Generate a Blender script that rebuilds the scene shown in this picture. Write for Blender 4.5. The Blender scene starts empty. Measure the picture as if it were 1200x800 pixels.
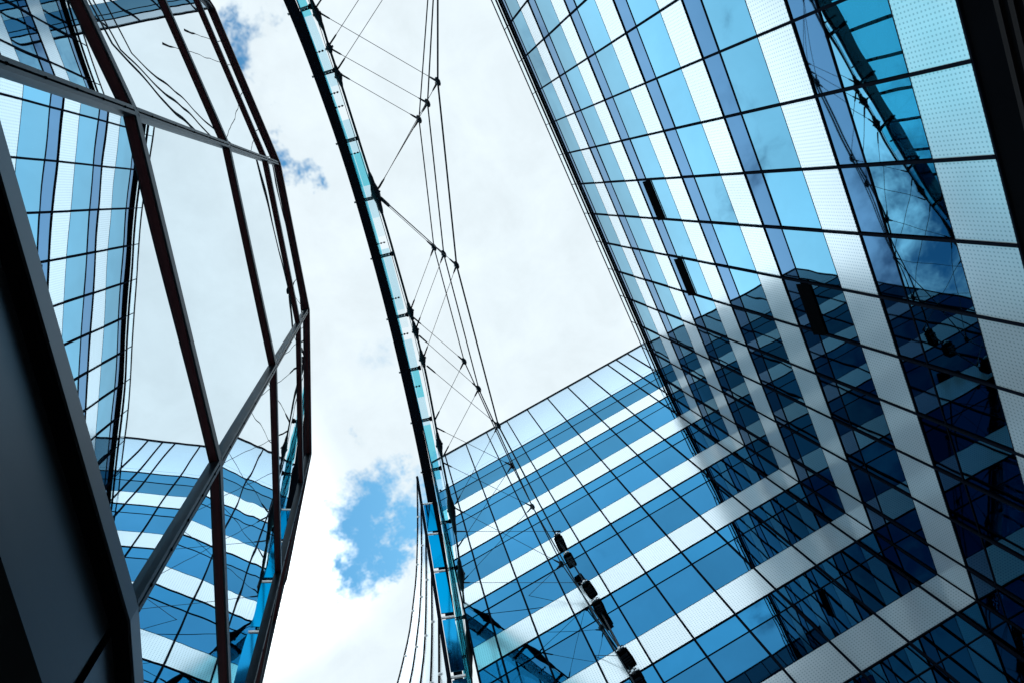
import bpy, math, random
from mathutils import Vector, Matrix
random.seed(7)
C = bpy.context.scene.collection
sc = bpy.context.scene
rad = math.radians
EYE = 1.6                                  # camera height above the paving

# ------------------------------------------------------------------ camera
cam_d = bpy.data.cameras.new('camera'); cam = bpy.data.objects.new('camera', cam_d); C.objects.link(cam)
cam_d.sensor_width = 36.0; cam_d.lens = 24.166; cam_d.clip_start = 0.02; cam_d.clip_end = 3000
right = Vector((-0.88382925, -0.42568424, -0.19400718))
down = Vector((0.46049785, -0.86470793, -0.20055406))
fwd = Vector((-0.08238685, -0.26659544, 0.96028083))
M = Matrix((( right.x, -down.x, -fwd.x, 0), (right.y, -down.y, -fwd.y, 0), (right.z, -down.z, -fwd.z, EYE), (0, 0, 0, 1)))
cam.matrix_world = M
sc.camera = cam

# ------------------------------------------------------------------ sky and sun
w = bpy.data.worlds.new('World'); sc.world = w; w.use_nodes = True
nt = w.node_tree; N = nt.nodes; L = nt.links; N.clear()
SUN_EL, SUN_AZ = rad(58), rad(200)
out = N.new('ShaderNodeOutputWorld')
sky = N.new('ShaderNodeTexSky'); sky.sky_type = 'NISHITA'; sky.sun_disc = False
sky.sun_elevation = SUN_EL; sky.sun_rotation = SUN_AZ; sky.air_density = 1.3; sky.dust_density = 0.6; sky.ozone_density = 1.0
bg = N.new('ShaderNodeBackground'); bg.inputs[1].default_value = 0.15; gr = N.new('ShaderNodeMix'); gr.data_type = 'RGBA'; gr.blend_type = 'MULTIPLY'; gr.inputs[0].default_value = 1.0
gr.inputs[7].default_value = (0.42, 0.98, 1.12, 1); L.new(sky.outputs[0], gr.inputs[6]); L.new(gr.outputs[2], bg.inputs[0])
geo = N.new('ShaderNodeTexCoord')
sep = N.new('ShaderNodeSeparateXYZ'); L.new(geo.outputs['Generated'], sep.inputs[0])
def mth(op, a, b=None, c=None, tree=None):
    n = (tree or nt).nodes.new('ShaderNodeMath'); n.operation = op
    for i, v in enumerate((a, b, c)):
        if v is None: continue
        if isinstance(v, (int, float)): n.inputs[i].default_value = v
        else: (tree or nt).links.new(v, n.inputs[i])
    return n.outputs[0]
zc = mth('MAXIMUM', sep.outputs[2], 0.08)
u = mth('DIVIDE', sep.outputs[0], zc); v_ = mth('DIVIDE', sep.outputs[1], zc)
cmb = N.new('ShaderNodeCombineXYZ'); L.new(u, cmb.inputs[0]); L.new(v_, cmb.inputs[1])
def noise(scale, detail, rough, dist=0.0, w_=0.0):
    n = N.new('ShaderNodeTexNoise'); n.noise_dimensions = '4D'; n.inputs['W'].default_value = w_
    n.inputs['Scale'].default_value = scale; n.inputs['Detail'].default_value = detail
    n.inputs['Roughness'].default_value = rough; n.inputs['Distortion'].default_value = dist
    L.new(cmb.outputs[0], n.inputs['Vector']); return n.outputs[0]
n1 = noise(2.6, 6, 0.6, 0.5, 3.1); n2 = noise(10.0, 5, 0.62, 0.4, 1.7); n3 = noise(5.5, 6, 0.6, 0.6, 8.2)
def warp(w_, amp):
    a = noise(7.0, 5, 0.68, 0.0, w_); b = noise(24.0, 3, 0.65, 0.0, w_ + 4.0)
    return mth('ADD', mth('MULTIPLY', mth('SUBTRACT', a, 0.5), amp), mth('MULTIPLY', mth('SUBTRACT', b, 0.5), amp * 0.35))
wu = mth('ADD', u, warp(11.0, 0.42)); wv = mth('ADD', v_, warp(23.0, 0.42))
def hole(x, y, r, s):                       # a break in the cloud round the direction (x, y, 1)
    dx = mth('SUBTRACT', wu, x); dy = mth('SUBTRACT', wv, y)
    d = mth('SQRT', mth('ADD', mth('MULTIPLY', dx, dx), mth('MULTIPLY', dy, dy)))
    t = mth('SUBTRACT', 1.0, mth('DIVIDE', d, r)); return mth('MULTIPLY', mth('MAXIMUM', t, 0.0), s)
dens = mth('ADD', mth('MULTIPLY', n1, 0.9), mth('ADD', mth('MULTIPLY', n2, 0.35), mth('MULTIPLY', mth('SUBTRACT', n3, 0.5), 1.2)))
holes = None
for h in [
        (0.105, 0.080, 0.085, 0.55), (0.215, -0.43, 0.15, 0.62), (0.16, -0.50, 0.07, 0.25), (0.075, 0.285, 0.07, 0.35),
        (0.82, -0.46, 0.34, 0.50), (1.7, 0.5, 0.9, 0.5), (1.0, 0.85, 0.75, 0.9), (0.62, 0.10, 0.14, .16), (0.33, -0.22, 0.12, .2), (-0.45, 1.0, 0.35, .28)]:  # wide north-east break is unseen, added to darken block B mirrored in A
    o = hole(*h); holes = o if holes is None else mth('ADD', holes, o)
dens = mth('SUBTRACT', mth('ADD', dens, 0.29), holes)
mask = N.new('ShaderNodeMapRange'); mask.interpolation_type = 'SMOOTHSTEP'
mask.inputs['From Min'].default_value = 0.40; mask.inputs['From Max'].default_value = 0.78
L.new(dens, mask.inputs['Value'])
crp = N.new('ShaderNodeMapRange'); L.new(n2, crp.inputs['Value'])
crp.inputs['From Min'].default_value = 0.3; crp.inputs['From Max'].default_value = 0.7
crp.inputs['To Min'].default_value = 0.93; crp.inputs['To Max'].default_value = 1.07
cl = N.new('ShaderNodeBackground'); cl.inputs[0].default_value = (0.84, 0.945, 1.0, 1); # added gain: unseen east and north cloud brightened to light the mirror glass
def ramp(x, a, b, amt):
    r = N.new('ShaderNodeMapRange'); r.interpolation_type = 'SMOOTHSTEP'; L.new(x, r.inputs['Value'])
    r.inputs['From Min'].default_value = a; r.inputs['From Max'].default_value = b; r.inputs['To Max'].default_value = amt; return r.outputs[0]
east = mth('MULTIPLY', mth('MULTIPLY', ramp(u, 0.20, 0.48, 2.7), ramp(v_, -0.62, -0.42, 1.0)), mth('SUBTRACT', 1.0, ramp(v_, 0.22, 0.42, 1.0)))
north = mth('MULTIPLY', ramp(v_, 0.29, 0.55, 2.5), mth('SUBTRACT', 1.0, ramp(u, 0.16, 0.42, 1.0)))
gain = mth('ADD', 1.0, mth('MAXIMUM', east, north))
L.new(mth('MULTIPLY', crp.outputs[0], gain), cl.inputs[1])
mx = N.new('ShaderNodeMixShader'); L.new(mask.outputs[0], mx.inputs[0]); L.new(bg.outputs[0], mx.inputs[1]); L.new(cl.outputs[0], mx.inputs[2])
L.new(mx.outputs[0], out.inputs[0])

sd = bpy.data.lights.new('sun', 'SUN'); sd.energy = 1.2; sd.angle = rad(12); sd.color = (1.0, 0.95, 0.88)
so = bpy.data.objects.new('sun', sd); C.objects.link(so)
sdir = Vector((math.sin(SUN_AZ) * math.cos(SUN_EL), math.cos(SUN_AZ) * math.cos(SUN_EL), math.sin(SUN_EL)))
so.rotation_euler = sdir.to_track_quat('Z', 'Y').to_euler()
vs = sc.view_settings; vs.view_transform = 'Standard'; vs.look = 'None'; vs.gamma = 1; vs.exposure = 0.0; vs.use_curve_mapping = False
cy = sc.cycles; cy.max_bounces = 14; cy.glossy_bounces = 10; cy.transparent_max_bounces = 24; cy.transmission_bounces = 8

# ------------------------------------------------------------------ materials
MAT = {}
def mat(name, col, rough=0.5, metal=0.0, spec=0.5, bump=None, var=0.0, dots=None, edge=None, orand=0):
    m = bpy.data.materials.new(name); m.use_nodes = True; t = m.node_tree; b = t.nodes['Principled BSDF']
    b.inputs['Base Color'].default_value = (*col, 1); b.inputs['Roughness'].default_value = rough
    b.inputs['Metallic'].default_value = metal; b.inputs['Specular IOR Level'].default_value = spec
    if edge: b.inputs['Specular Tint'].default_value = (*edge, 1)
    tc = t.nodes.new('ShaderNodeTexCoord')
    src = None
    if var:
        n = t.nodes.new('ShaderNodeTexNoise'); n.inputs['Scale'].default_value = 0.9; n.inputs['Detail'].default_value = 5
        t.links.new(tc.outputs['Object'], n.inputs['Vector'])
        r = t.nodes.new('ShaderNodeMapRange'); r.inputs['To Min'].default_value = 1 - var; r.inputs['To Max'].default_value = 1 + var
        t.links.new(n.outputs[0], r.inputs['Value'])
        h = t.nodes.new('ShaderNodeHueSaturation'); h.inputs['Color'].default_value = (*col, 1)
        t.links.new(r.outputs[0], h.inputs['Value']); src = h.outputs[0]
        ru = t.nodes.new('ShaderNodeMapRange'); ru.inputs['To Min'].default_value = rough * 0.75; ru.inputs['To Max'].default_value = rough * 1.25
        t.links.new(n.outputs[0], ru.inputs['Value']); t.links.new(ru.outputs[0], b.inputs['Roughness'])
    if dots:                                # a printed grid of small dots; UV is in metres on every pane
        uvn = t.nodes.new('ShaderNodeUVMap'); s = t.nodes.new('ShaderNodeSeparateXYZ'); t.links.new(uvn.outputs[0], s.inputs[0])
        per, r0, dc = dots
        a = mth('SUBTRACT', mth('FRACT', mth('DIVIDE', s.outputs[0], per, tree=t), tree=t), 0.5, tree=t)
        c = mth('SUBTRACT', mth('FRACT', mth('DIVIDE', s.outputs[1], per, tree=t), tree=t), 0.5, tree=t)
        d = mth('MAXIMUM', mth('ABSOLUTE', a, tree=t), mth('ABSOLUTE', c, tree=t), tree=t)
        k = mth('LESS_THAN', d, r0, tree=t)
        mxn = t.nodes.new('ShaderNodeMix'); mxn.data_type = 'RGBA'; t.links.new(k, mxn.inputs[0])
        if src: t.links.new(src, mxn.inputs[6])
        else: mxn.inputs[6].default_value = (*col, 1)
        mxn.inputs[7].default_value = (*dc, 1); src = mxn.outputs[2]
    if src: t.links.new(src, b.inputs['Base Color'])
    if orand:                               # panes from different batches differ a little
        oi = t.nodes.new('ShaderNodeObjectInfo'); r = t.nodes.new('ShaderNodeMapRange')
        r.inputs['To Min'].default_value = 1 - orand; r.inputs['To Max'].default_value = 1 + orand; t.links.new(oi.outputs['Random'], r.inputs['Value'])
        h = t.nodes.new('ShaderNodeHueSaturation'); t.links.new(r.outputs[0], h.inputs['Value'])
        if src: t.links.new(src, h.inputs['Color'])
        else: h.inputs['Color'].default_value = (*col, 1)
        src = h.outputs[0]; t.links.new(src, b.inputs['Base Color'])
    if bump:
        n = t.nodes.new('ShaderNodeTexNoise'); n.inputs['Scale'].default_value = bump[0]; n.inputs['Detail'].default_value = 1.0
        t.links.new(tc.outputs['Object'], n.inputs['Vector'])
        bn = t.nodes.new('ShaderNodeBump'); bn.inputs['Strength'].default_value = 1.0; bn.inputs['Distance'].default_value = bump[1]
        t.links.new(n.outputs[0], bn.inputs['Height']); t.links.new(bn.outputs[0], b.inputs['Normal'])
    MAT[name] = m; return m
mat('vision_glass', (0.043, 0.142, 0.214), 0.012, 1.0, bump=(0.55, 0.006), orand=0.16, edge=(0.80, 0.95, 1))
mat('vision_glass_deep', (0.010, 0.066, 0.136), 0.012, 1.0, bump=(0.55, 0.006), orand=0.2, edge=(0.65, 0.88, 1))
mat('transom_glass', (0.022, 0.066, 0.125), 0.02, 1.0, bump=(0.55, 0.003), edge=(0.75, 0.88, 1))
mat('transom_glass_deep', (0.010, 0.076, 0.155), 0.012, 1.0, bump=(0.55, 0.003), edge=(0.65, 0.88, 1))
mat('fritted_panel', (0.48, 0.555, 0.60), 0.18, 0.38, dots=(0.09, 0.20, (0.27, 0.35, 0.40)), var=0.07, orand=0.05)
mat('parapet_glass', (0.27, 0.38, 0.47), 0.10, 0.8, var=0.05)
mat('dark_metal', (0.005, 0.007, 0.012), 0.6, 0.0, 0.0, var=0.2)
mat('rib_metal', (0.007, 0.006, 0.007), 0.6, 0.0, 0.05)
mat('black_cladding', (0.0025, 0.003, 0.004), 0.6, 0.0, 0.0, var=0.3)
mat('steel_cable', (0.010, 0.014, 0.022), 0.45, 0.3, 0.3)
mat('bronze_frame', (0.075, 0.017, 0.025), 0.36, 0.2, 0.4, var=0.3)
mat('silver_frame', (0.020, 0.036, 0.052), 0.42, 0.45, var=0.12)
mat('kiosk_glass', (0.72, 0.83, 0.89), 0.006, 1.0, bump=(3.0, 0.0004))
mat('panel_metal', (0.085, 0.105, 0.125), 0.34, 0.85, var=0.15)
mat('white_cap', (0.8, 0.82, 0.84), 0.4)
mat('roof_grey', (0.2, 0.2, 0.2), 0.9, var=0.2)
mat('blue_pane', (0.010, 0.10, 0.20), 0.05, 1.0, edge=(0.3, 0.7, 1))
mat('galvanised', (0.30, 0.33, 0.36), 0.4, 0.8, var=0.15)
def glassmat(name, tint, gl, rough=0.01, fr=0.35):
    m = bpy.data.materials.new(name); m.use_nodes = True; t = m.node_tree; t.nodes.clear()
    o = t.nodes.new('ShaderNodeOutputMaterial'); a = t.nodes.new('ShaderNodeBsdfTransparent'); a.inputs[0].default_value = (*tint, 1)
    g = t.nodes.new('ShaderNodeBsdfGlossy'); g.inputs[0].default_value = (*gl, 1); g.inputs[1].default_value = rough
    f = t.nodes.new('ShaderNodeLayerWeight'); f.inputs[0].default_value = 0.5
    k = mth('ADD', mth('MULTIPLY', mth('POWER', f.outputs['Facing'], 4.0, tree=t), 0.45, tree=t), fr * 0.2, tree=t)
    x = t.nodes.new('ShaderNodeMixShader'); t.links.new(k, x.inputs[0]); t.links.new(a.outputs[0], x.inputs[1]); t.links.new(g.outputs[0], x.inputs[2])
    t.links.new(x.outputs[0], o.inputs[0]); MAT[name] = m
glassmat('teal_glass', (0.45, 0.84, 0.90), (0.35, 0.80, 0.88))
glassmat('pale_glass', (0.80, 0.92, 0.96), (0.9, 0.95, 1.0), fr=0.2)
glassmat('clear_glass', (0.93, 0.97, 0.98), (0.9, 0.95, 1.0), fr=0.1)
# paving with joints
def paving():
    m = bpy.data.materials.new('paving'); m.use_nodes = True; t = m.node_tree; b = t.nodes['Principled BSDF']
    tc = t.nodes.new('ShaderNodeTexCoord'); br = t.nodes.new('ShaderNodeTexBrick'); br.inputs['Scale'].default_value = 1.0
    br.inputs['Color1'].default_value = (0.22, 0.22, 0.21, 1); br.inputs['Color2'].default_value = (0.28, 0.27, 0.26, 1)
    br.inputs['Mortar'].default_value = (0.08, 0.08, 0.08, 1); br.inputs['Brick Width'].default_value = 0.9; br.inputs['Row Height'].default_value = 0.6
    br.inputs['Mortar Size'].default_value = 0.008; t.links.new(tc.outputs['Object'], br.inputs['Vector'])
    t.links.new(br.outputs[0], b.inputs['Base Color']); b.inputs['Roughness'].default_value = 0.8; MAT['paving'] = m
paving()

# ------------------------------------------------------------------ helpers
def ortho(d):
    d = Vector(d).normalized(); a = Vector((0, 0, 1)) if abs(d.z) < 0.95 else Vector((1, 0, 0))
    x = d.cross(a).normalized(); return x, x.cross(d).normalized()
class MB:
    """collects shapes; build() links them as one mesh object"""
    def __init__(s): s.v = []; s.f = []; s.m = []; s.uv = []; s.sm = []
    def quad(s, pts, mi=0, uv=None, smooth=False):
        b = len(s.v); s.v += [tuple(p) for p in pts]; s.f.append(tuple(range(b, b + len(pts)))); s.m.append(mi); s.sm.append(smooth)
        s.uv.append(uv or [(0, 0)] * len(pts))
    def box(s, o, x, y, z, mi=0):
        """o corner, three edge vectors"""
        o, x, y, z = Vector(o), Vector(x), Vector(y), Vector(z)
        if x.cross(y).dot(z) < 0: o = o + x; x = -x
        for a in ((o, y, x), (o + z, x, y), (o, x, z), (o + y, z, x), (o, z, y), (o + x, y, z)):
            p, q, r = a; s.quad([p, p + q, p + q + r, p + r], mi)
    def bar(s, a, b, w, h=None, up=None, mi=0):
        a, b = Vector(a), Vector(b); h = h or w; x, y = ortho(b - a)
        if up is not None:
            d = (b - a).normalized(); y = Vector(up); y = (y - d * y.dot(d)).normalized(); x = d.cross(y)
        s.box(a - x * w / 2 - y * h / 2, x * w, y * h, b - a, mi)
    def tube(s, pts, r, n=8, mi=0):
        pts = [Vector(p) for p in pts]; rr = r if isinstance(r, (list, tuple)) else [r] * len(pts)
        b = len(s.v); x0 = None
        for i, p in enumerate(pts):
            d = (pts[min(i + 1, len(pts) - 1)] - pts[max(i - 1, 0)]).normalized()
            if x0 is None: x0, _ = ortho(d)
            x = (x0 - d * x0.dot(d)).normalized(); y = d.cross(x); x0 = x
            for k in range(n):
                a = 2 * math.pi * k / n; s.v.append(tuple(p + (x * math.cos(a) + y * math.sin(a)) * rr[i]))
        for i in range(len(pts) - 1):
            for k in range(n):
                k2 = (k + 1) % n; s.f.append((b + i * n + k, b + i * n + k2, b + (i + 1) * n + k2, b + (i + 1) * n + k)); s.m.append(mi); s.uv.append([(0, 0)] * 4); s.sm.append(True)
        for e in (0, len(pts) - 1):
            q = [b + e * n + k for k in range(n)]; s.f.append(tuple(q if e else q[::-1])); s.m.append(mi); s.uv.append([(0, 0)] * n); s.sm.append(False)
    def build(s, name, mats, parent=None):
        me = bpy.data.meshes.new(name); me.from_pydata(s.v, [], s.f)
        for m in (mats if isinstance(mats, (list, tuple)) else [mats]): me.materials.append(MAT[m])
        uvl = me.uv_layers.new(name='UVMap'); i = 0
        for pi, p in enumerate(me.polygons):
            p.material_index = s.m[pi]; p.use_smooth = s.sm[pi]
            for k in range(len(s.f[pi])): uvl.data[i].uv = s.uv[pi][k]; i += 1
        o = bpy.data.objects.new(name, me); C.objects.link(o)
        if parent: o.parent = parent; o.matrix_parent_inverse = Matrix.Translation(-parent.location)
        return o
def thing(name, label, cat, loc=(0, 0, 0), group=None):
    o = bpy.data.objects.new(name, None); C.objects.link(o); o.location = loc; o['label'] = label; o['category'] = cat
    o.empty_display_size = 0.1
    if group: o['group'] = group
    return o

# ------------------------------------------------------------------ ground
g = MB(); g.quad([(-900, -900, 0), (900, -900, 0), (900, 900, 0), (-900, 900, 0)]); go = g.build('ground', 'paving'); go['kind'] = 'structure'

# ------------------------------------------------------------------ office blocks
FL = 4.2                                    # one storey
Z0 = 31.377 + EYE                           # lower edge of the white band of storey 0
lev = lambda k: Z0 - FL * k
CX, CY = -9.8275, -17.0452                  # inner corner of the courtyard
BA = -0.022257
dA = Vector((0, 1, 0)); nA = Vector((1, 0, 0))
dB = Vector((math.cos(BA), math.sin(BA), 0)); nB = Vector((-math.sin(BA), math.cos(BA), 0))
ZB = 44.617 + EYE

def facade(root, o, d, n, s_edges, rows, deep, slots=(), area_key=None):
    """o corner point, d along, n outward. rows: list of (kind, ztop, zbot). Panels sit 2 cm behind the fins' backs."""
    o = Vector(o); jobs = []
    for i in range(len(s_edges) - 1):
        a, b = s_edges[i], s_edges[i + 1]
        for k, r in enumerate(rows):
            if b > r.get('smin', -1e9) + 0.01 and a < r.get('smax', 1e9) - 0.01: jobs.append((a, b, r, i, k))
    def P(s, z, off=0.0): return o + d * s + n * off + Vector((0, 0, z))
    eye = Vector((0, 0, EYE))
    def size(j):
        c = P((j[0] + j[1]) / 2, (j[2]['top'] + j[2]['bot']) / 2); v = c - eye
        return abs(v.dot(n)) / v.length ** 3 * (2.0 if v.dot(fwd) / v.length > 0.6 else 0.2)
    for kind in ('window', 'spandrel_panel', 'parapet_panel'):
        js = sorted([j for j in jobs if j[2]['kind'] == kind], key=size, reverse=True)
        rest = MB(); nrest = 0
        for q, (a, b, r, i, k) in enumerate(js):
            m = MB() if q < 99 else rest; nrest += q >= 99
            g_ = 0.012; a2, b2 = a + g_, b - g_
            def pane(zt, zb, mi, off0=0.0, tilt=0.0022):
                t1, t2, t3 = [random.uniform(-tilt, tilt) for _ in range(3)]
                h = zt - zb; wd = b2 - a2
                # a pane a little out of true, as real glazing is
                c = [P(a2, zb, off0 + t3), P(b2, zb, off0 + t3 + t1 * wd), P(b2, zt, off0 + t3 + t1 * wd + t2 * h), P(a2, zt, off0 + t3 + t2 * h)]
                if d.cross(Vector((0, 0, 1))).dot(n) < 0: pass
                uv = [(a2, zb), (b2, zb), (b2, zt), (a2, zt)]
                m.quad(c if d.cross(Vector((0, 0, 1))).dot(n) > 0 else c[::-1], mi, uv if d.cross(Vector((0, 0, 1))).dot(n) > 0 else uv[::-1])
            zt, zb = r['top'], r['bot']
            if kind == 'window':
                zm = r['mid']; slot = (i, r['k']) in slots
                pane(zt - 0.03, zm + 0.02, 1)
                if slot:                    # a flap standing open: dark gap at the head of the wide pane
                    sh = 0.42
                    pane(zm - 0.02 - sh, zb + 0.015, 0)
                    m.box(P(a2, zm - 0.02 - sh, -0.30), d * (b2 - a2), n * 0.02, (0, 0, sh), 2)
                    m.box(P(a2, zm - 0.03, -0.28), d * (b2 - a2), n * 0.30, (0, 0, 0.02), 2)
                    m.box(P(a2, zm - 0.03 - sh, -0.28), d * (b2 - a2), n * 0.28, (0, 0, 0.012), 2)
                    m.box(P(a2, zm - sh, -0.28), d * 0.02, n * 0.28, (0, 0, sh), 2); m.box(P(b2 - 0.02, zm - sh, -0.28), d * 0.02, n * 0.28, (0, 0, sh), 2)
                    # the flap itself, hinged at its foot and leaning out
                    m.box(P(a2, zm - sh - 0.03, 0.01), d * (b2 - a2), n * 0.03, Vector((0, 0, sh)) * 0.93 + n * 0.16, 2)
                else: pane(zm - 0.02, zb + 0.015, 0)
            elif kind == 'spandrel_panel': pane(zt - 0.008, zb + 0.03, 0, 0.012, 0.0006)
            else:
                zm = zb + 0.09 * (zt - zb); pane(zt - 0.03, zm + 0.01, 0, 0.0, 0.0006); pane(zm - 0.01, zb + 0.03, 0, 0.0, 0.0006)
            if q < 99:
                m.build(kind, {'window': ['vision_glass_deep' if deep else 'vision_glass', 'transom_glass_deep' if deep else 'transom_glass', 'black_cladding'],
                               'spandrel_panel': 'fritted_panel', 'parapet_panel': 'parapet_glass'}[kind], root)
        if nrest:
            o_ = rest.build(kind, {'window': ['vision_glass_deep' if deep else 'vision_glass', 'transom_glass_deep' if deep else 'transom_glass', 'black_cladding'],
                               'spandrel_panel': 'fritted_panel', 'parapet_panel': 'parapet_glass'}[kind], root); o_['kind'] = 'stuff'
    # upright fins and level rails
    for s in s_edges:
        zt = max([r['top'] for r in rows if s >= r.get('smin', -1e9) - 0.01] or [0]); zb = min(r['bot'] for r in rows if s >= r.get('smin', -1e9) - 0.01)
        m = MB(); m.box(P(s - 0.034, zb, -0.06), d * 0.068, n * 0.105, (0, 0, zt - zb)); m.build('mullion', 'dark_metal', root)
    zs = {}
    for r in rows:
        zs[round(r['bot'], 3)] = (0.045, r, 0.03)
        if r['kind'] == 'window': zs[round(r['mid'], 3)] = (0.032, r, 0.02); zs[round(r['bot'], 3)] = (0.016, r, 0.018)
        if r['kind'] == 'parapet_panel': zs[round(r['top'], 3)] = (0.09, r, 0.06)
    for z, (hh, r, pr) in zs.items():
        a = max(s_edges[0], r.get('smin', -1e9)); m = MB(); m.box(P(a, z - hh / 2, -0.05), d * (s_edges[-1] - a), n * (0.05 + pr), (0, 0, hh)); m.build('transom', 'dark_metal', root)

def storeys(k0, k1, smin=None):
    rows = []
    for k in range(k0, k1):
        top = lev(k) if k != -2 or k0 != -2 else lev(-1.95)
        r1 = dict(kind='window', top=top, mid=lev(k + 0.22) if k > -2 else lev(-1.68), bot=lev(k + 0.665), k=k)
        r2 = dict(kind='spandrel_panel', top=lev(k + 0.665), bot=lev(k + 1), k=k)
        if smin is not None and k > -1:
            r1['smin'] = r2['smin'] = smin
        rows += [r1, r2]
    return rows

# block A: the long block on the right of the picture
LA = 29.3
ra = thing('office_building', 'long glazed office block filling the right side, with open flaps and a thin roof rail', 'building', (CX - 6, CY + LA / 2, 0))
sA = [1.21 - 1.6963] + [1.21 + 1.6963 * i for i in range(18)]; sA[0] = 0.0
facade(ra, (CX, CY, 0), dA, nA, sA, storeys(-1, 5), False, slots={(6 + 1, 1), (4 + 1, 1), (4 + 1, 3)})
m = MB(); m.box((CX - 14, CY, 0), (13.68, 0, 0), (0, LA, 0), (0, 0, lev(-1) - 0.3)); m.build('wall', 'black_cladding', ra)
m = MB(); m.box((CX - 14, CY + 0.02, lev(-1) - 0.3), (13.9, 0, 0), (0, LA - 0.04, 0), (0, 0, 0.25)); m.build('roof', 'roof_grey', ra)
m = MB()                                    # projecting coping: two dark lips with a slot between
for x0, x1, zz, hh in ((-0.3, 0.06, -0.07, 0.06), (0.09, 0.17, -0.02, 0.05)):
    m.box((CX + x0, CY + 0.01, lev(-1) + zz), (x1 - x0, 0, 0), (0, LA - 0.03, 0), (0, 0, hh))
m.build('coping', 'dark_metal', ra)
m = MB(); m.bar((CX, CY + 0.03, lev(-1.3)), (CX, CY + LA, lev(-1.3)), 0.05); m.build('guard_rail', 'dark_metal', ra)
for s in sA[1:]:
    m = MB(); m.bar((CX, CY + s, lev(-1) + 0.08), (CX, CY + s, lev(-1.3)), 0.03); m.build('rail_post', 'dark_metal', ra)
m = MB(); m.box((CX - 0.012, CY + 0.05, lev(-1) + 0.10), (0.012, 0, 0), (0, LA - 0.1, 0), (0, 0, 0.3 * FL - 0.2)); m.build('glass_balustrade', 'clear_glass', ra)
# black ribbed cladding below the lowest white band
m = MB(); zt = lev(5) - 0.04
m.box((CX - 0.3, CY, 0), (0.28, 0, 0), (0, LA, 0), (0, 0, zt))
y = 0
for i in range(40):
    z = zt - 0.70 - i * 0.235
    if z < 0.4: break
    m.box((CX - 0.02, CY, z), (0.07, 0, 0), (0, LA, 0), (0, 0, 0.09), 1)
m.build('ribbed_cladding', ['black_cladding', 'rib_metal'], ra)
m = MB()
for s in sA[::2]: m.box((CX - 0.02, CY + s, 0), (0.09, 0, 0), (0, 0.03, 0), (0, 0, zt - 1.2))
m.build('cladding_joint', 'black_cladding', ra)

# block B: the block at the foot of the picture
LB = 14.63
rb = thing('office_building', 'glazed office block across the bottom with pale glass parapet and deep blue windows', 'building', (CX + 7, CY - 6, 0))
sB = [-0.905 - 1.61 * i for i in (2, 1, 0)] + [0.0] + [0.7035 + 1.61 * i for i in range(9)] + [LB]
sB = sorted(sB)
rowsB = [dict(kind='parapet_panel', top=ZB, bot=lev(-1.95), k=-3)] + storeys(-2, 8, smin=0.0)
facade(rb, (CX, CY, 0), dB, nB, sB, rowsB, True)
pB = lambda s, off, z: Vector((CX, CY, 0)) + dB * s + nB * off + Vector((0, 0, z))
m = MB(); m.box(pB(-4.2, -13, 0), dB * (LB + 4.2), nB * 12.88, (0, 0, ZB - 0.6)); m.build('wall', 'black_cladding', rb)
m = MB(); m.box(pB(-4.2, -13, ZB - 0.6), dB * (LB + 4.2), nB * 12.9, (0, 0, 0.2)); m.build('roof', 'roof_grey', rb)
m = MB(); m.box(pB(0, -0.1, 0), dB * LB, nB * 0.1, (0, 0, lev(8))); m.build('plinth', 'black_cladding', rb)

# block C: the block that closes the far end of the court (seen only in the glass)
rc = thing('office_building', 'glazed office block seen only as a reflection in the pavilion glass at top left', 'building', (CX + 1, 18, 0))
YC = 12.3
sC = [-4.2 + 1.61 * i for i in range(7)]
rowsC = [dict(kind='parapet_panel', top=ZB, bot=ZB - 1.5, k=-3)]
for k in range(9):
    zt = ZB - 1.5 - k * FL
    rowsC += [dict(kind='window', top=zt, mid=zt - 0.9, bot=zt - 2.8, k=k), dict(kind='spandrel_panel', top=zt - 2.8, bot=zt - FL, k=k)]
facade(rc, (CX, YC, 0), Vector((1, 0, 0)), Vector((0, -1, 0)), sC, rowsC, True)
m = MB(); m.box((CX - 4.2, YC + 0.12, 0), (9.66, 0, 0), (0, 12, 0), (0, 0, ZB - 0.6)); m.build('wall', 'black_cladding', rc)
m = MB(); m.box((CX - 4.2, YC + 0.12, ZB - 0.6), (9.66, 0, 0), (0, 12, 0), (0, 0, 0.2)); m.build('roof', 'roof_grey', rc)

# ------------------------------------------------------------------ survey points (metres, from the paving)
ARCH =  [(-0.685, 7.443), (-0.539, 5.932), (-0.236, 4.441), (-0.101, 3.164), (0.02, 2.02), (0.501, -0.056), (0.785, -1.385), (1.094, -2.853), (1.455, -4.298), (1.737, -5.425), (2.51, -8.233), (2.996, -9.991), (3.375, -11.286), (4.121, -13.557), (4.858, -15.839), (5.804, -18.394), (6.928, -21.064)]
ROD =  [(-1.286, 6.612, 29.2), (-1.098, 5.401, 29.2), (-0.965, 4.459, 29.2), (-0.727, 3.18, 29.2), (-0.33, 1.316, 29.2), (-0.194, -0.03, 29.2), (0.076, -1.165, 29.2), (0.292, -2.354, 29.2), (0.74, -4.226, 29.2), (0.99, -5.673, 29.2), (1.288, -6.932, 29.2), (1.768, -8.332, 29.2), (2.198, -9.8, 29.2), (2.813, -11.652, 29.2), (3.062, -12.959, 29.2), (3.736, -14.797, 29.2), (4.654, -17.141, 29.2), (5.413, -19.182, 29.2), (6.262, -21.243, 29.2)]
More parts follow.
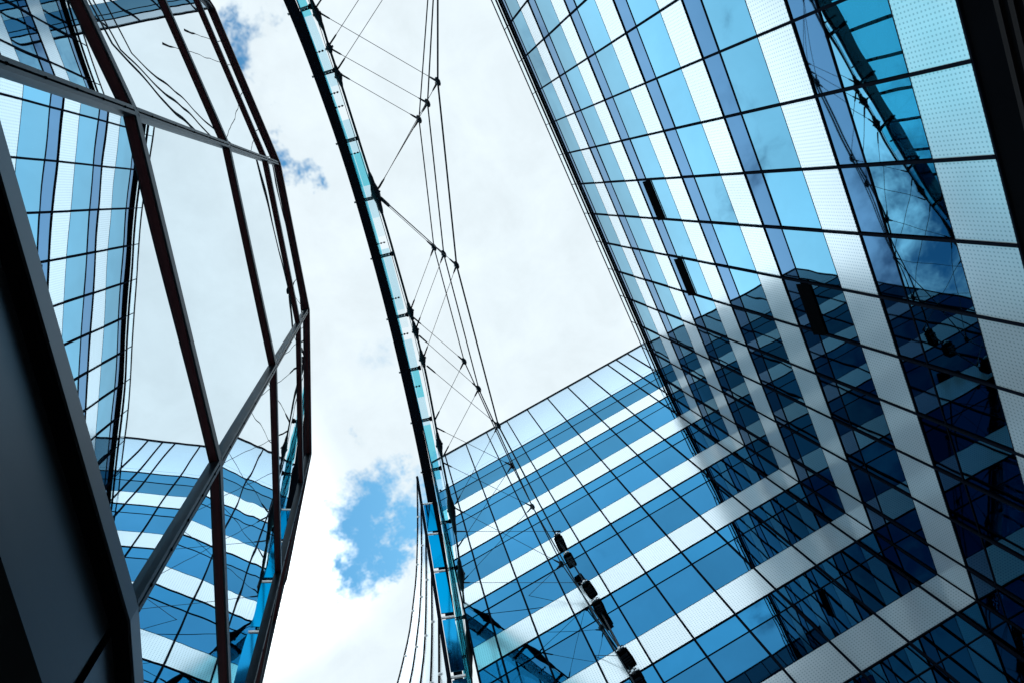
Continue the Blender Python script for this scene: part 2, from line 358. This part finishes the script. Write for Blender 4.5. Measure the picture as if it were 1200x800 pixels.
SPIN =  [[(-1.398, 7.06, 29.2), (-1.2, 6.086, 29.2)], [(-1.198, 5.707, 29.2), (-1.082, 5.055, 29.2)], [(-1.024, 4.758, 29.2), (-0.893, 4.198, 29.2)], [(-0.382, 0.872, 29.2), (-0.053, -0.573, 29.2)], [(0.68, -4.257, 29.2), (0.817, -4.891, 29.2)], [(0.839, -5.156, 29.2), (0.944, -5.658, 29.2)], [(1.031, -6.054, 29.2), (1.259, -7.03, 29.2)], [(2.195, -9.716, 29.2), (2.621, -10.872, 29.2)], [(2.831, -12.092, 29.2), (3.473, -14.107, 29.2)], [(3.753, -15.506, 29.2), (4.337, -16.848, 29.2)], [(5.188, -18.816, 29.2), (5.965, -20.911, 29.2)]]
NODE_R =  [(-5.935, 6.592, 27.1), (-3.923, 2.581, 27.4), (-1.639, -3.616, 28.0), (-0.251, -10.362, 28.4), (-0.279, -15.962, 27.6), (-0.418, -17.037, 25.2), (-0.388, -16.944, 20.9), (-0.336, -16.507, 17.4)]
NODE_M =  [(-5.875, 6.504, 27.6), (-3.339, 2.135, 28.0), (-1.422, -3.085, 28.6), (-0.234, -8.743, 29.0), (0.048, -14.49, 28.6), (-0.145, -16.25, 21.9), (-0.285, -16.403, 17.5)]
NODE_L =  [(-5.696, 6.453, 28.1), (-2.841, 1.787, 28.4), (-1.218, -2.718, 29.0), (-0.224, -7.515, 29.4), (0.015, -12.473, 28.9), (0.073, -16.083, 26.2), (-0.381, -16.918, 21.1), (-0.237, -16.502, 17.8)]
BLK =  [[(-0.333, -15.641, 27.7), (-0.256, -16.613, 27.7)], [(-0.31, -16.079, 26.8), (-0.301, -16.893, 26.8)], [(-0.386, -16.302, 24.8), (-0.481, -17.184, 24.8)], [(-0.431, -16.508, 23.8), (-0.394, -17.327, 23.8)], [(-0.336, -16.197, 20.6), (-0.466, -17.158, 20.6)], [(-0.368, -16.351, 19.6), (-0.433, -17.281, 19.6)]]
TIES =  [((-1.355, 6.614, 29.2), (-3.923, 2.581, 27.4)), ((-1.126, 5.388, 29.2), (-3.339, 2.135, 28.0)), ((-0.994, 4.512, 29.2), (-2.841, 1.787, 28.4)), ((-1.369, 6.825, 29.2), (-2.599, 7.126, 27.6)), ((-1.155, 5.504, 29.2), (-3.852, 6.759, 27.8)), ((-1.037, 4.655, 29.2), (-4.713, 6.559, 28.1)), ((-0.359, 0.212, 29.2), (-3.923, 2.581, 27.4)), ((-0.315, 0.197, 29.2), (-3.339, 2.135, 28.0)), ((-0.27, 0.183, 29.2), (-2.841, 1.787, 28.4)), ((-0.266, -0.101, 29.2), (-1.639, -3.616, 28.0)), ((-0.251, -0.129, 29.2), (-1.422, -3.085, 28.6)), ((-0.207, -0.144, 29.2), (-1.218, -2.718, 29.0)), ((0.763, -4.565, 29.2), (-1.218, -2.718, 29.0)), ((0.873, -5.297, 29.2), (-1.422, -3.085, 28.6)), ((1.135, -6.484, 29.2), (-1.639, -3.616, 28.0)), ((0.815, -4.813, 29.2), (-0.224, -7.515, 29.4)), ((0.927, -5.627, 29.2), (-0.234, -8.743, 29.0)), ((1.224, -6.885, 29.2), (-0.251, -10.362, 28.4)), ((2.033, -9.161, 29.2), (-0.224, -7.515, 29.4)), ((2.374, -10.705, 29.2), (-0.234, -8.743, 29.0)), ((2.931, -12.945, 29.2), (-0.251, -10.362, 28.4)), ((2.12, -9.412, 29.2), (0.015, -12.473, 28.9)), ((2.576, -10.942, 29.2), (0.048, -14.49, 28.6)), ((3.02, -13.123, 29.2), (0.073, -16.083, 26.2)), ((3.736, -14.797, 29.2), (0.015, -12.473, 28.9)), ((4.382, -16.425, 29.2), (0.048, -14.49, 28.6)), ((5.619, -19.772, 29.2), (0.073, -16.083, 26.2)), ((3.473, -14.107, 29.2), (-0.53, -15.728, 27.8)), ((4.382, -16.425, 29.2), (-0.541, -16.765, 25.2)), ((5.619, -19.772, 29.2), (-0.412, -16.797, 20.8))]
MAJ =  [(-0.663, 6.954, 29.5), (-0.608, 4.671, 29.5), (-0.335, 2.408, 29.5), (0.083, 0.14, 29.5), (0.457, -2.185, 29.5), (0.983, -4.426, 29.5), (1.561, -6.743, 29.5), (2.202, -8.919, 29.5), (2.85, -11.142, 29.5), (3.619, -13.392, 29.5), (4.342, -15.576, 29.5), (5.208, -17.812, 29.5), (6.071, -19.884, 29.5)]
MIN =  [(-0.591, 5.589, 29.5), (-0.457, 3.944, 29.5), (-0.364, 3.45, 29.5), (-0.196, 1.884, 29.5), (0.357, -1.709, 29.5), (0.767, -3.792, 29.5), (1.266, -5.192, 29.5), (1.643, -7.363, 29.5), (3.181, -12.035, 29.5), (3.984, -14.446, 29.5)]
FAN =  [(2.751, -7.993), (3.532, -9.535), (4.263, -10.862), (4.809, -11.713), (5.387, -12.563), (6.003, -13.333), (6.569, -14.002)]

# ------------------------------------------------------------------ round glass pavilion beside the camera
J = [Vector((0.342, 0.3514)), Vector((0.5794, -0.3671)), Vector((1.0023, -1.0906))]
AZ = {0: 96.3, 1: 107.8, 2: 118.3}          # facet directions, degrees
pts2 = {0: J[0], 1: J[1]}
# polygon vertices: v0 = J1, v1 = J2 ; going on both ways with an even turn
side = 0.757
def dirv(a): return Vector((-math.cos(rad(a)), -math.sin(rad(a))))     # travelling towards -y
verts = [J[0], J[1]]
a = 118.3
for i in range(10): verts.append(verts[-1] + dirv(a) * (0.80 if i == 0 else side)); a += 10.9
a = 96.3; back = [J[0]]
for i in range(8): back.append(back[-1] - dirv(a) * side); a -= 10.9
V2 = back[:0:-1] + verts                    # from +y end to -y end
NF = len(V2) - 1
cen = Vector((J[0] + J[1]) / 2) + Vector((math.sin(rad(107.8)), -math.cos(rad(107.8)))) * 3.97
kt = thing('glass_pavilion', 'round pavilion of mirror glass panes in dark bronze bars at the left', 'pavilion', (cen.x, cen.y, 0))
HZ = {5: 3.75 + EYE, 4: 3.335 + EYE, 3: 2.49 + EYE, 2: 1.565 + EYE, 1: 0.99 + EYE, 0: 0.78 + EYE}
PR = 0.008
def fn(i):                                  # outward normal of facet i
    d = (V2[i + 1] - V2[i]).normalized(); n = Vector((d.y, -d.x))
    if n.dot((V2[i] + V2[i + 1]) / 2 - cen) < 0: n = -n
    return n
def off_v(i, off):                          # polygon vertex moved outward by off (mitred)
    n1 = fn(max(i - 1, 0)); n2 = fn(min(i, NF - 1)); b = (n1 + n2).normalized(); return V2[i] + b * off / b.dot(n1)
def v3(p, z): return Vector((p.x, p.y, z))
def prism(m, i, o1, o2, z1, z2, mi=0):
    a, b, c, d_ = off_v(i, o1), off_v(i + 1, o1), off_v(i + 1, o2), off_v(i, o2)
    q = [a, b, c, d_]
    lo = [v3(p, z1) for p in q]; hi = [v3(p, z2) for p in q]
    m.quad(lo[::-1], mi); m.quad(hi, mi)
    for k in range(4): m.quad([lo[k], lo[(k + 1) % 4], hi[(k + 1) % 4], hi[k]], mi)
lv = [HZ[1], HZ[2], HZ[3], HZ[4], HZ[5]]
for i in range(NF):
    for k in range(4):
        z1, z2 = lv[k], lv[k + 1]; m = MB()
        a, b = off_v(i, -PR), off_v(i + 1, -PR)
        # float glass is never quite flat: a gently swept grid
        nu = nv = 10; fnrm = fn(i); base = len(m.v)
        ph1, ph2 = random.uniform(0, 6), random.uniform(0, 6); amp = 0.00045 if k >= 1 else 0.0011
        for yy in range(nv + 1):
            for xx in range(nu + 1):
                s_, t_ = xx / nu, yy / nv
                wv = amp * (math.sin(3.1 * s_ + ph1) * math.cos(2.3 * t_ + ph2)) if k > 0 else amp * math.sin(5.2 * s_ + ph1) * (0.6 + 0.4 * math.cos(2 * t_ + ph2))
                p = a.lerp(b, s_) + fnrm * wv; m.v.append((p.x, p.y, z1 + (z2 - z1) * t_))
        for yy in range(nv):
            for xx in range(nu):
                q = base + yy * (nu + 1) + xx; f = (q, q + 1, q + nu + 2, q + nu + 1)
                m.f.append(f); m.m.append(0); m.uv.append([(0, 0)] * 4); m.sm.append(True)
        m.build('glass_pane', 'kiosk_glass', kt)
    for k, (zz, fh, pr, ms) in enumerate(((HZ[2], 0.022, 0.0, 'b'), (HZ[3], 0.022, 0.0, 'b'), (HZ[4], 0.022, 0.0, 'b'), (HZ[5], 0.03, 0.0, 'b'))):
        m = MB(); prism(m, i, -PR - 0.03, 0.0, zz - fh, zz, 0)
        prism(m, i, 0.0, 0.004, zz - fh + 0.003, zz + 0.006, 1)
        if k == 3: prism(m, i, 0.004, 0.010, zz - 0.026, zz - 0.004, 0)
        m.build('bronze_bar', ['bronze_frame', 'silver_frame'], kt)
    m = MB(); prism(m, i, -PR - 0.03, 0.004, HZ[1] - 0.036, HZ[1], 1); prism(m, i, -PR - 0.03, 0.0, HZ[1] - 0.052, HZ[1] - 0.036, 0); m.build('sill', ['black_cladding', 'panel_metal'], kt)
    m = MB(); prism(m, i, -PR - 0.03, -PR - 0.008, HZ[0], HZ[1] - 0.052, 0); m.build('metal_panel', 'panel_metal', kt)
    m = MB(); prism(m, i, -PR - 0.03, 0.002, HZ[0] - 0.045, HZ[0], 1); m.build('sill', ['black_cladding', 'panel_metal'], kt)
    m = MB(); prism(m, i, -0.22, -0.14, 0.0, HZ[0] - 0.05, 0); m.build('metal_panel', 'black_cladding', kt)
for i in range(0, NF + 1):                  # dark seam between the metal panels
    m = MB(); a = off_v(i, -PR - 0.0095); m.bar(v3(a, HZ[0]), v3(a, HZ[1] - 0.052), 0.009); m.build('panel_seam', 'black_cladding', kt)
for i in range(0, NF + 1):                  # upright silver joints with a dark slot and screw heads
    n = (fn(max(i - 1, 0)) + fn(min(i, NF - 1))).normalized(); t = Vector((-n.y, n.x)); p0 = off_v(i, -PR)
    for k in range(4):
        z1, z2 = lv[k], lv[k + 1] - 0.022
        m = MB(); hw = 0.0095
        for s0, s1 in ((-hw, -0.002), (0.002, hw)):
            a = p0 + t * s0 + n * -0.02; m.box(v3(a, z1), v3(t * (s1 - s0), 0), v3(n * 0.032, 0), (0, 0, z2 - z1), 0)
        a = p0 + t * -0.002 - n * 0.02; m.box(v3(a, z1), v3(t * 0.004, 0), v3(n * 0.024, 0), (0, 0, z2 - z1), 1)
        for q in range(5):
            zz = z1 + (z2 - z1) * (q + 0.5) / 5; a = p0 + t * -0.002 + n * 0.0121; m.box(v3(a, zz), v3(t * 0.004, 0), v3(n * 0.0015, 0), (0, 0, 0.006), 1)
        m.build('joint_cover', ['silver_frame', 'black_cladding'], kt)
m = MB()
ring = [off_v(i, -PR - 0.045) for i in range(NF + 1)]
va, vb = ring[-1] - cen, ring[0] - cen; a1 = math.atan2(va.y, va.x); a0 = math.atan2(vb.y, vb.x); rr_ = (ring[-1] - cen).length
st = a1; en = a0
while en < st: en += 2 * math.pi
closing = [cen + Vector((math.cos(st + (en - st) * k / 14), math.sin(st + (en - st) * k / 14))) * rr_ for k in range(1, 14)]
loop = ring + closing
b = len(m.v); n_ = len(loop)
lo = [v3(p, 0.02) for p in loop]; hi = [v3(p, HZ[5] - 0.04) for p in loop]
for k in range(n_): m.quad([lo[k], lo[(k + 1) % n_], hi[(k + 1) % n_], hi[k]])
m.build('wall', 'black_cladding', kt)
m = MB(); m.quad([v3(p, HZ[5] - 0.035) for p in loop]); m.quad([v3(p, HZ[5] - 0.005) for p in loop][::-1])
for k in range(n_): m.quad([v3(loop[k], HZ[5] - 0.035), v3(loop[(k + 1) % n_], HZ[5] - 0.035), v3(loop[(k + 1) % n_], HZ[5] - 0.005), v3(loop[k], HZ[5] - 0.005)])
m.build('roof', 'roof_grey', kt)

# ------------------------------------------------------------------ suspended glass wall with its curved box beam
ZH = 29.5
arc = [Vector(p) for p in ARCH]
arc = [Vector((-0.78, 14.5)), Vector((-0.75, 11.0)), Vector((-0.73, 8.6))] + arc + [Vector((7.4, -23.2)), Vector((8.6, -26.2))]
def resample(pts, step):
    """Catmull-Rom through pts then even spacing"""
    out_ = []
    for i in range(len(pts) - 1):
        p0, p1, p2, p3 = pts[max(i - 1, 0)], pts[i], pts[i + 1], pts[min(i + 2, len(pts) - 1)]
        for k in range(12):
            t = k / 12; out_.append(0.5 * ((2 * p1) + (p2 - p0) * t + (2 * p0 - 5 * p1 + 4 * p2 - p3) * t * t + (3 * p1 - p0 - 3 * p2 + p3) * t ** 3))
    out_.append(pts[-1]); res = [out_[0]]; acc = 0
    for a, b in zip(out_, out_[1:]):
        l = (b - a).length
        while acc + l >= step: a = a + (b - a) * ((step - acc) / l); l = (b - a).length; acc = 0; res.append(a)
        acc += l
    return res
# smooth the survey points
sm = arc[:]
for _ in range(3): sm = [sm[0]] + [(sm[i - 1] + sm[i] * 2 + sm[i + 1]) / 4 for i in range(1, len(sm) - 1)] + [sm[-1]]
AR = resample(sm, 0.25)
def nrm(P_, i):                              # unit normal towards -x (towards the right of the picture)
    d = (P_[min(i + 1, len(P_) - 1)] - P_[max(i - 1, 0)]).normalized(); n = Vector((d.y, -d.x)); return n if n.x < 0 else -n
gw = thing('suspended_glass_wall', 'curved overhead glass wall hung from a dark box beam, crossing the middle of the sky', 'glass wall', (AR[0].x, AR[0].y, 0))
def ribbon(m, P_, o1, o2, z1, z2, i0=0, i1=None, mi=0):
    i1 = len(P_) - 1 if i1 is None else i1
    sec = []
    for i in range(i0, i1 + 1):
        n = nrm(P_, i); a, b_ = P_[i] + n * o1, P_[i] + n * o2
        sec.append([v3(a, z1), v3(b_, z1), v3(b_, z2), v3(a, z2)])
    for s, t in zip(sec, sec[1:]):
        for k in range(4): m.quad([s[k], s[(k + 1) % 4], t[(k + 1) % 4], t[k]], mi)
    m.quad(sec[0][::-1], mi); m.quad(sec[-1], mi)
m = MB(); ribbon(m, AR, -0.21, 0.17, ZH - 0.16, ZH + 0.16); ribbon(m, AR, 0.17, 0.19, ZH - 0.2, ZH - 0.05)
m.build('box_beam', 'dark_metal', gw)
# horizontal glass strip beside the beam, one pane per 1.2 m, tinted or pale in turn
pan = [2, 1, 1, 2, 0, 1, 1, 2, 1, 0, 1, 2, 1, 1, 2, 1, 0, 1, 1, 1, 0, 1, 1, 1, 1, 0, 1, 1, 1, 1, 1, 1, 1, 1, 1, 1, 1]
nstep = 5; idx = 0
for i0 in range(6, len(AR) - nstep - 4, nstep):
    m = MB(); kind = pan[idx % len(pan)] if AR[i0].y > -9 else (0 if idx % 4 else 1); idx += 1
    n_off = 0.54
    ribbon(m, AR, 0.25, n_off, ZH - 0.08, ZH - 0.06, i0, i0 + nstep - (0 if kind != 2 else 2)); m.build('edge_pane', ['teal_glass', 'pale_glass', 'clear_glass'][0 if kind == 0 else 1 if kind == 1 else 2], gw)
# hanging panes, 1.5 m wide, two rows, with dark uprights between
WB = ZH - 7.6
fi = list(range(2, len(AR), 6))
for q in range(len(fi) - 1):
    for z1, z2 in ((ZH - 3.6, ZH - 0.12), (WB, ZH - 3.68)):
        m = MB(); ribbon(m, AR, 0.228, 0.24, z1, z2, fi[q], fi[q + 1]); m.build('hanging_pane', 'teal_glass', gw)
for i in fi:
    n = nrm(AR, i); a = AR[i] + n * -0.02; t = Vector((-n.y, n.x)); m = MB()
    m.box(v3(a + n * 0.213 - t * 0.075, WB), v3(t * 0.15, 0), v3(n * 0.012, 0), (0, 0, ZH - 0.26 - WB)); m.build('upright', 'dark_metal', gw)
for zz in (WB, ZH - 3.64):
    m = MB(); ribbon(m, AR, 0.205, 0.226, zz - 0.04, zz + 0.03); m.build('level_rail', 'dark_metal', gw)
# brackets that pin the strip to the beam
def near(P_, y): return min(range(len(P_)), key=lambda i: abs(P_[i].y - y))
def bracket(y, big):
    i = near(AR, y); n = nrm(AR, i); t = Vector((-n.y, n.x)); m = MB(); z = ZH - 0.12; c = AR[i]
    if big:
        m.bar(v3(c + n * -0.27, z), v3(c + n * -0.20, z), 0.07, mi=1)
        for s in (-0.05, 0.05): m.bar(v3(c + n * 0.15 + t * s, z), v3(c + n * 0.62 + t * s, z), 0.035)
        for q in (0.30, 0.42, 0.54): m.tube([v3(c + n * q, z - 0.06), v3(c + n * q, z + 0.05)], 0.055, 10)
        m.tube([v3(c + n * 0.60 - t * 0.09, z), v3(c + n * 0.60 + t * 0.09, z)], 0.05, 8)
        m.box(v3(c + n * 0.2 - t * 0.03, z - 0.09), v3(n * 0.25, 0), v3(t * 0.06, 0), (0, 0, 0.03), 1)
    else:
        for q in (0.30, 0.42): m.tube([v3(c + n * q, z - 0.04), v3(c + n * q, z + 0.04)], 0.035, 8)
        m.bar(v3(c + n * 0.22, z), v3(c + n * 0.48, z), 0.018)
    m.build('bracket', ['dark_metal', 'galvanised'], gw)
for p in MAJ + [(0, 9.0, 0), (0, -21.6, 0)]: bracket(p[1], True)
for p in MIN: bracket(p[1], False)
for i in (4, len(AR) - 3):                  # masts at both ends, out of the picture
    m = MB(); m.tube([v3(AR[i], 0), v3(AR[i], ZH - 0.2)], [0.22, 0.16], 14); m.build('mast', 'dark_metal', gw)
# tension rod with its turnbuckles, parallel to the beam
rod = [Vector(p) for p in ROD]; rod2 = [Vector((p.x, p.y)) for p in rod]
for _ in range(2): rod2 = [rod2[0]] + [(rod2[i - 1] + rod2[i] * 2 + rod2[i + 1]) / 4 for i in range(1, len(rod2) - 1)] + [rod2[-1]]
rod2 = [Vector((-1.35, 12.0)), Vector((-1.33, 9.0))] + rod2 + [Vector((7.6, -24.5))]
RD = resample(rod2, 0.4)
m = MB(); m.tube([v3(p, 29.2) for p in RD], 0.045, 8); m.tube([v3(p + Vector((0.10, 0)), 29.22) for p in RD], 0.012, 6); m.build('tension_rod', 'steel_cable', gw)
for a, b in SPIN:
    a, b = Vector(a), Vector(b); 
    ia, ib = near(RD, a.y), near(RD, b.y); a = v3(RD[ia], 29.2); b = v3(RD[ib], 29.2)
    if (b - a).length < 0.3: b = a + Vector((0.05, -0.45, 0))
    big = 1.25 if (b - a).length > 1.2 else 1.0
    seq = [(0, .045), (.12, .07), (.25, .075), (.38, .12), (.5, .14), (.62, .12), (.75, .08), (.88, .07), (1, .045)]
    m = MB(); m.tube([a.lerp(b, t) for t, r in seq], [r * big for t, r in seq], 10)
    m.bar(a.lerp(b, .5) + Vector((-.16 * big, 0, 0)), a.lerp(b, .5) + Vector((.16 * big, 0, 0)), .06, .12)
    m.build('turnbuckle', 'steel_cable', gw)

# ------------------------------------------------------------------ three-chord cable truss
def chain(pts): return [Vector(p) for p in pts]
NR, NM, NL = chain(NODE_R), chain(NODE_M), chain(NODE_L)
top_end = [Vector((-7.4, YC - 0.02, 29.5)), Vector((-7.5, YC - 0.02, 30.5)), Vector((-7.3, YC - 0.02, 31.5))]
foot = [Vector((-0.05, -17.18, 6.0)), Vector((0.0, -17.18, 7.0)), Vector((0.15, -17.18, 8.0))]
ct = thing('cable_truss', 'net of thin dark steel cables and ties right of the overhead beam', 'cable net', (-1, -3, 26))
for ch, te, ft, r in ((NR, top_end[0], foot[0], 0.033), (NM, top_end[1], foot[1], 0.026), (NL, top_end[2], foot[2], 0.023)):
    m = MB(); m.tube([te] + ch + [ft], r, 8); m.build('main_cable', 'steel_cable', ct)
    for p in ch[1:]:
        m = MB(); m.tube([p + Vector((0, 0.16, 0.02)), p + Vector((0, 0.1, 0)), p, p + Vector((0, -0.1, 0)), p + Vector((0, -0.16, -0.02))], [r, 0.075, 0.095, 0.075, r], 10)
        m.tube([p + Vector((0.10, 0, 0.08)), p + Vector((0.02, 0, 0))], [0.02, 0.07], 8); m.build('cable_clamp', 'steel_cable', ct)
for a, b in TIES:
    a, b = Vector(a), Vector(b); d = (b - a).normalized(); m = MB()
    m.tube([a, a + d * 0.06, a + d * 0.42, a + d * 0.5, b - d * 0.4, b - d * 0.32, b], [0.03, 0.035, 0.03, 0.011, 0.011, 0.03, 0.045], 6); m.build('tie_wire', 'steel_cable', ct)

# ------------------------------------------------------------------ floodlights clamped on the cable
names = ['highest of the six black floodlights on the cable', 'second black floodlight, hanging just under the highest one',
         'third black floodlight down the cable, upper one of the middle pair', 'fourth black floodlight down the cable, lower one of the middle pair',
         'fifth black floodlight, larger, near the bottom edge', 'lowest and largest black floodlight, cut by the bottom edge']
for q, (a, b) in enumerate(BLK):
    a, b = Vector(a), Vector(b); c = (a + b) / 2; ax = (b - a).normalized(); L_ = (b - a).length
    up = Vector((0, 0, 1)); sx = ax.cross(up).normalized(); up = sx.cross(ax)
    t = thing('floodlight', names[q], 'floodlight', tuple(c), 'floodlights clamped on the cable')
    W_ = 0.17; m = MB()
    # tapering housing with cooling ribs
    for s0, s1, w0 in ((0.10, 0.28, 0.8), (0.28, 0.86, 1.0)):
        m.box(c + ax * (s0 - 0.5) * L_ - sx * W_ * w0 - up * W_ * w0, sx * 2 * W_ * w0, up * 2 * W_ * w0, ax * (s1 - s0) * L_)
    for r_ in range(5):
        m.box(c + ax * (0.32 + r_ * 0.11 - 0.5) * L_ - sx * (W_ + 0.02) - up * (W_ + 0.02), sx * 2 * (W_ + 0.02), up * 2 * (W_ + 0.02), ax * 0.025 * L_)
    m.build('housing', 'black_cladding', t)
    m = MB(); m.tube([c + ax * -0.5 * L_, c + ax * -0.40 * L_], [0.05, 0.09], 8); m.bar(c + ax * -0.42 * L_ - sx * W_ * 0.8, c + ax * -0.42 * L_ + sx * W_ * 0.8, 0.05)
    m.bar(c + ax * 0.42 * L_ - sx * W_ * 0.6, c + ax * 0.42 * L_ + sx * W_ * 0.6, 0.07); m.build('bracket', 'galvanised', t)
    m = MB(); m.box(c - ax * 0.3 * L_ - sx * W_ * 0.75 + up * (-W_ - 0.012), sx * 1.5 * W_, up * 0.012, ax * 0.5 * L_); m.build('lamp_glass', 'panel_metal', t)

# ------------------------------------------------------------------ far curved glass screen at the foot of the picture
fan = [Vector(p) for p in FAN] + [Vector((7.4, -14.9)), Vector((8.6, -15.9))]
FN = resample(fan, 0.4)
fs = thing('glass_screen', 'tall curved glass screen with slim fanning rails left of the beam near the bottom', 'glass screen', (FN[0].x, FN[0].y, 0))
rails = [21.6 - 1.82 * i for i in range(12)]
for z in rails:
    if z > 0: m = MB(); ribbon(m, FN, -0.026, 0.026, z - 0.04, z + 0.04); m.build('rail', 'dark_metal', fs)
for q, z in enumerate(rails[:-1]):
    m = MB(); ribbon(m, FN, -0.008, 0.008, z - 1.74, z - 0.06); m.build('glass_row', 'clear_glass', fs)
    for i in range(3, len(FN), 4):
        if q > 5: continue
        m = MB(); m.tube([v3(FN[i] + nrm(FN, i) * s_, z - 0.2) for s_ in (-0.045, 0.045)], 0.028, 8); m.build('glass_fixing', 'white_cap', fs)
m = MB(); m.bar(v3(FN[0], 0), v3(FN[0], 21.65), 0.06); m.build('end_post', 'dark_metal', fs)
e = Vector((-0.27, -0.12)).normalized()     # short returned end
for q in range(1, 7):
    z = rails[q]; m = MB(); a = v3(FN[0] + e * 0.05, z - 1.74)
    m.box(a, v3(e * 0.25, 0), v3(Vector((-e.y, e.x)) * 0.02, 0), (0, 0, 1.58)); m.build('end_pane', 'blue_pane', fs)
    m = MB(); m.box(v3(FN[0], z - 0.09), v3(e * 0.30, 0), v3(Vector((-e.y, e.x)) * 0.03, 0), (0, 0, 0.05)); m.build('end_cap', 'white_cap', fs)
